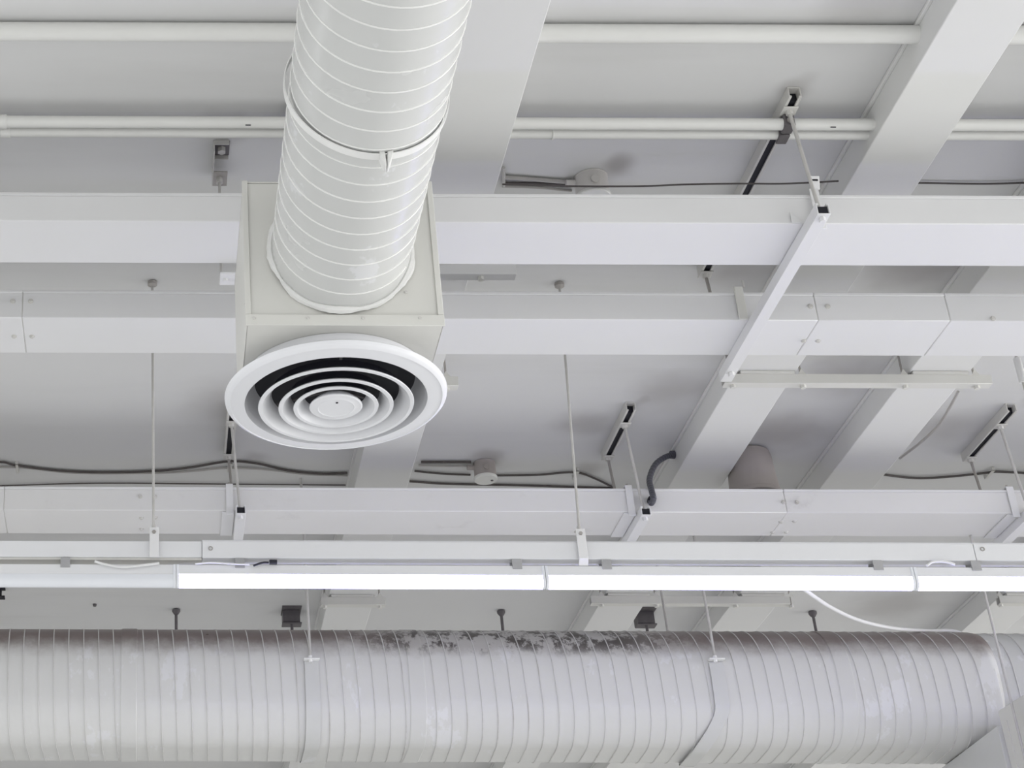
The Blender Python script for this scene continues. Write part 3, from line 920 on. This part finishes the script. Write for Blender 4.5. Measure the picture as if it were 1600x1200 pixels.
def junction_box(x, y, r, h, mat, label):
    t = thing('junction_box', label, 'junction box', (x, y, HC - h), 'round junction boxes on the ceiling')
    MB().lathe([(0.0005, -0.001), (r * 1.0, -0.001), (r * 1.0, -0.004), (r * 0.97, -0.006), (r * 0.97, -h + 0.014), (0.0005, -h + 0.014)], (x, y, HC), 'Z', 32).build('box_body', mat, t)
    MB().lathe([(0.0005, -h), (r * 0.99, -h), (r * 1.04, -h + 0.004), (r * 1.04, -h + 0.013), (0.0005, -h + 0.013)], (x, y, HC), 'Z', 32).build('lid', 'pvc', t)
    MB().tube([(x - 0.002, y - r * 0.98, HC - h * 0.5), (x - 0.002, y - r * 0.98 - 0.006, HC - h * 0.5)], r * 0.26, 14).build('knock_out', mat, t, bevel=0.001)
    MB().tube([(x - r * 0.9, y, HC - 0.022), (x - r - 0.028, y, HC - 0.022)], 0.012, 12).build('cable_gland', mat, t)
    MB().tube([(x + r * 0.55, y, HC - h - 0.003), (x + r * 0.55, y, HC - h)], 0.006, 8).build('lid_screw', 'dark_steel', t)
    return t


junction_box(1.498, 4.925, 0.058, 0.090, 'box_grey', 'round junction box with cables behind the nearest trunking')
junction_box(1.498, 7.10, 0.050, 0.085, 'can_grey', 'grey round junction box right of the beam under the vent')

t = thing('ceiling_can', 'large grey flared can between two beams near the hose', 'ceiling can', (2.645, 6.99, 3.32))
MB().lathe([(0.0005, -0.001), (0.072, -0.001), (0.090, -0.012), (0.096, -0.040), (0.100, -0.120), (0.108, -0.205), (0.109, -0.222), (0.103, -0.222), (0.101, -0.200), (0.092, -0.100), (0.0005, -0.095)],
           (2.645, 6.985, HC), 'Z', 48).build('shell', 'can_grey', t)
MB().lathe([(0.110, -0.205), (0.113, -0.209), (0.113, -0.224), (0.102, -0.226), (0.102, -0.221), (0.108, -0.219)], (2.645, 6.985, HC), 'Z', 48, closed=True).build('rim', 'can_grey', t)

# dark grey flexible hose from the beam into the trunking
t = thing('flexible_hose', 'dark grey corrugated hose bending from beam to trunking', 'hose', at(1030, 760, Y=6.66))
p0 = at(1053, 711, X=B1[0] - 0.004)
p5 = at(1017, 783, Y=T3[0] - 0.004)
yy = [p0.y - 0.02, p0.y - 0.06, 6.66, 6.62, 6.60]
path = [p0] + [at(u, v, Y=Y) for (u, v, Y) in ((1040, 714, p0.y - 0.03), (1024, 726, p0.y - 0.09), (1015, 748, 6.74), (1018, 766, 6.64), (1021, 779, 6.61), (1018, 786, 6.635))] + [p5]
sp = smooth_path(path, 14)
MB().tube(sp, [0.0128 if (i % 3) else 0.0108 for i in range(len(sp))], 14).build('corrugated_tube', 'flex_grey', t)
MB().tube([p0 + Vector((0.003, 0, 0)), p0 + Vector((-0.018, -0.004, 0))], 0.018, 16).build('end_fitting', 'flex_grey', t, bevel=0.002)
MB().tube([p5 + Vector((0, 0.003, 0)), p5 + Vector((0, -0.020, 0))], 0.017, 16).build('end_fitting', 'black_plastic', t, bevel=0.002)


# cables clipped to the ceiling
ZC = HC - 0.010


def cable(px, r, mat, label, z=ZC):
    return wire([at(u, v, Z=z) for (u, v) in px], r, mat, label, 'ceiling_cable', 'cable', 7, 6, 'cables along the ceiling')


cable([(-60, 727), (0, 722), (25, 727), (90, 735), (160, 738), (240, 736), (300, 730), (357, 721), (400, 724), (450, 735), (500, 740), (543, 739)], 0.0055, 'dark_cable', 'dark sagging ceiling cable below the left part of the vent, upper strand')
cable([(-60, 731), (0, 730), (40, 731), (120, 739), (240, 739), (300, 736), (357, 731), (420, 734), (480, 741), (543, 743)], 0.005, 'grey_cable', 'grey ceiling cable beside the dark sagging one at left')
cable([(-60, 760), (0, 759), (150, 755), (300, 756), (430, 757), (540, 758)], 0.0032, 'dark_cable', 'thin dark cable along the far trunking edge at left')
cable([(658, 722), (690, 722), (736, 722)], 0.006, 'dark_cable', 'uppermost cable between beam and grey junction box')
cable([(654, 727), (690, 728), (736, 728)], 0.005, 'grey_cable', 'middle grey cable between beam and grey junction box')
cable([(648, 736), (690, 740), (735, 742)], 0.005, 'dark_cable', 'lowest cable between beam and grey junction box')
cable([(770, 743), (840, 742), (897, 738), (930, 748), (960, 763)], 0.005, 'dark_cable', 'dark cable from the grey junction box towards the hose')
cable([(640, 752), (700, 756), (800, 758), (960, 763)], 0.0055, 'dark_cable', 'thin dark cable on the trunking edge right of the vent beam')
cable([(1338, 735), (1376, 741), (1430, 747), (1480, 745), (1540, 739), (1562, 737), (1640, 742)], 0.0055, 'dark_cable', 'dark ceiling cable behind the right-hand hanger rods')
cable([(787, 277), (830, 280), (893, 285)], 0.008, 'grey_cable', 'thick grey cable into the upper junction box, top strand')
cable([(785, 286), (830, 286), (893, 288)], 0.005, 'dark_cable', 'dark cable into the upper junction box, middle strand')
cable([(785, 291), (840, 293), (893, 298)], 0.005, 'grey_cable', 'grey cable into the upper junction box, lower strand')
cable([(785, 288), (895, 291), (1000, 291), (1080, 288), (1160, 287), (1230, 287), (1310, 283)], 0.0032, 'dark_cable', 'thin black cable crossing in front of the upper junction box', HC - 0.085)
cable([(1402, 286), (1444, 286), (1500, 287), (1560, 287), (1640, 284)], 0.0035, 'dark_cable', 'thin black cable behind the trunking at the upper right edge')
cable([(1497, 612), (1482, 640), (1466, 665), (1440, 690), (1406, 716)], 0.006, 'grey_cable', 'cable drooping along the right side of a beam', HC - 0.06)
wire([at(787, v, Z=HC - 0.012) for v in (262, 275, 290)], 0.006, 'rod_steel', 'short upright conduit stub beside the beam, left of the upper junction box', 'conduit_stub', 'conduit')

for (u, v, w, lab) in ((27, 730, 0.012, 'small cable saddle at the left edge'), (359, 728, 0.020, 'cable saddle beside the hanger under the vent'),
                       (900, 740, 0.014, 'cable saddle by the strip-light rod in the middle'), (1546, 739, 0.014, 'cable saddle by the right-hand hanger rods')):
    p = at(u, v, Z=HC - 0.01)
    m = MB().box(p.x - w / 2, p.x + w / 2, p.y - 0.045, p.y + 0.045, HC - 0.020, HC - 0.0165)
    m.box(p.x - w / 2, p.x + w / 2, p.y - 0.045, p.y - 0.040, HC - 0.020, HC - 0.001)
    m.box(p.x - w / 2, p.x + w / 2, p.y + 0.040, p.y + 0.045, HC - 0.020, HC - 0.001)
    tag(m.build('cable_saddle', 'channel_paint', None, bevel=0.001), lab, 'cable clip', 'cable saddles on the ceiling')

# white cable drooping from the lamp row over the big duct
pts = [at(1240, 908, Y=5.95), at(1262, 925, Y=6.15), at(1300, 950, Y=6.5), at(1345, 970, Y=6.9), at(1400, 982, Y=7.25), at(1450, 985.5, Y=7.5)]
ztop = D2Z + D2R + 0.012
pts += [at(1490, 986, Y=7.62), Vector((at(1530, 987, Y=7.62).x, 7.62, ztop)), Vector((at(1600, 987, Y=7.62).x, 7.62, ztop)), Vector((at(1700, 987, Y=7.62).x, 7.62, ztop))]
wire(pts, 0.0075, 'white_cable', 'white cable drooping from the strip lights onto the big duct', 'drooping_cable', 'cable', 10)

# pipe carried by the rear rods, behind the big duct
tag(MB().tube([(-4, 8.86, 3.0), (7, 8.86, 3.0)], 0.03, 16).build('rear_pipe', 'pvc'), 'thin pipe hidden behind the big duct', 'pipe')


def rear_rod(u, v, plate, label):
    p = at(u, v, Z=HC)
    y = 8.86
    t = thing('ceiling_rod', label, 'rod', (p.x, y, 3.0), 'rods from the ceiling behind the large duct')
    if plate:
        MB().box(p.x - 0.052, p.x + 0.052, y - 0.06, y + 0.075, HC - 0.006, HC - 0.001).build('ceiling_plate', 'dark_steel', t, bevel=0.001)
        MB().box(p.x - 0.048, p.x + 0.044, y - 0.015, y + 0.060, HC - 0.075, HC - 0.006).build('bracket_body', 'dark_steel', t, bevel=0.002)
        MB().box(p.x - 0.052, p.x + 0.052, y - 0.02, y + 0.04, HC - 0.085, HC - 0.078).build('bracket_foot', 'dark_steel', t, bevel=0.001)
        MB().tube([(p.x, y, HC - 0.085), (p.x, y, 3.0)], 0.008, 8).build('rod', 'dark_steel', t)
    else:
        MB().lathe([(0.0005, 0.0), (0.016, 0.0), (0.022, -0.004), (0.022, -0.014), (0.012, -0.030), (0.0005, -0.030)], (p.x, y, HC), 'Z', 12).build('anchor_cup', 'dark_steel', t)
        MB().tube([(p.x, y, HC - 0.025), (p.x, y, 3.0)], 0.008, 8).build('rod', 'dark_steel', t)


rear_rod(275, 958, False, 'dark ceiling rod at left, below the joint of unlit and lit strip')
rear_rod(456, 948, True, 'dark ceiling bracket and rod left of the first duct strap')
rear_rod(782, 955, False, 'dark ceiling rod in the middle above the big duct')
rear_rod(1010, 950, True, 'dark ceiling bracket and rod under the long strut bar')
rear_rod(1274, 950, False, 'dark ceiling rod under the drooping white cable')

# small dark I-shaped bracket at the left edge
p = at(2, 927, Z=HC - 0.03)
t = thing('i_bracket', 'small dark I-shaped bracket at the left edge below the unlit strip', 'bracket', (p.x, p.y, HC - 0.06))
MB().box(p.x - 0.032, p.x + 0.020, p.y - 0.02, p.y + 0.02, HC - 0.008, HC - 0.001).build('flange', 'void_black', t, bevel=0.001)
MB().box(p.x - 0.012, p.x + 0.002, p.y - 0.012, p.y + 0.012, HC - 0.050, HC - 0.008).build('web', 'void_black', t)
MB().box(p.x - 0.032, p.x + 0.020, p.y - 0.02, p.y + 0.02, HC - 0.058, HC - 0.050).build('flange', 'void_black', t, bevel=0.001)
p = at(148, 944, Z=HC)
tag(MB().tube([(p.x, p.y, HC - 0.012), (p.x, p.y, HC - 0.0005)], [0.009, 0.011], 10).build('ceiling_screw', 'dark_steel'), 'tiny dark screw in the ceiling above the left part of the big duct', 'screw')
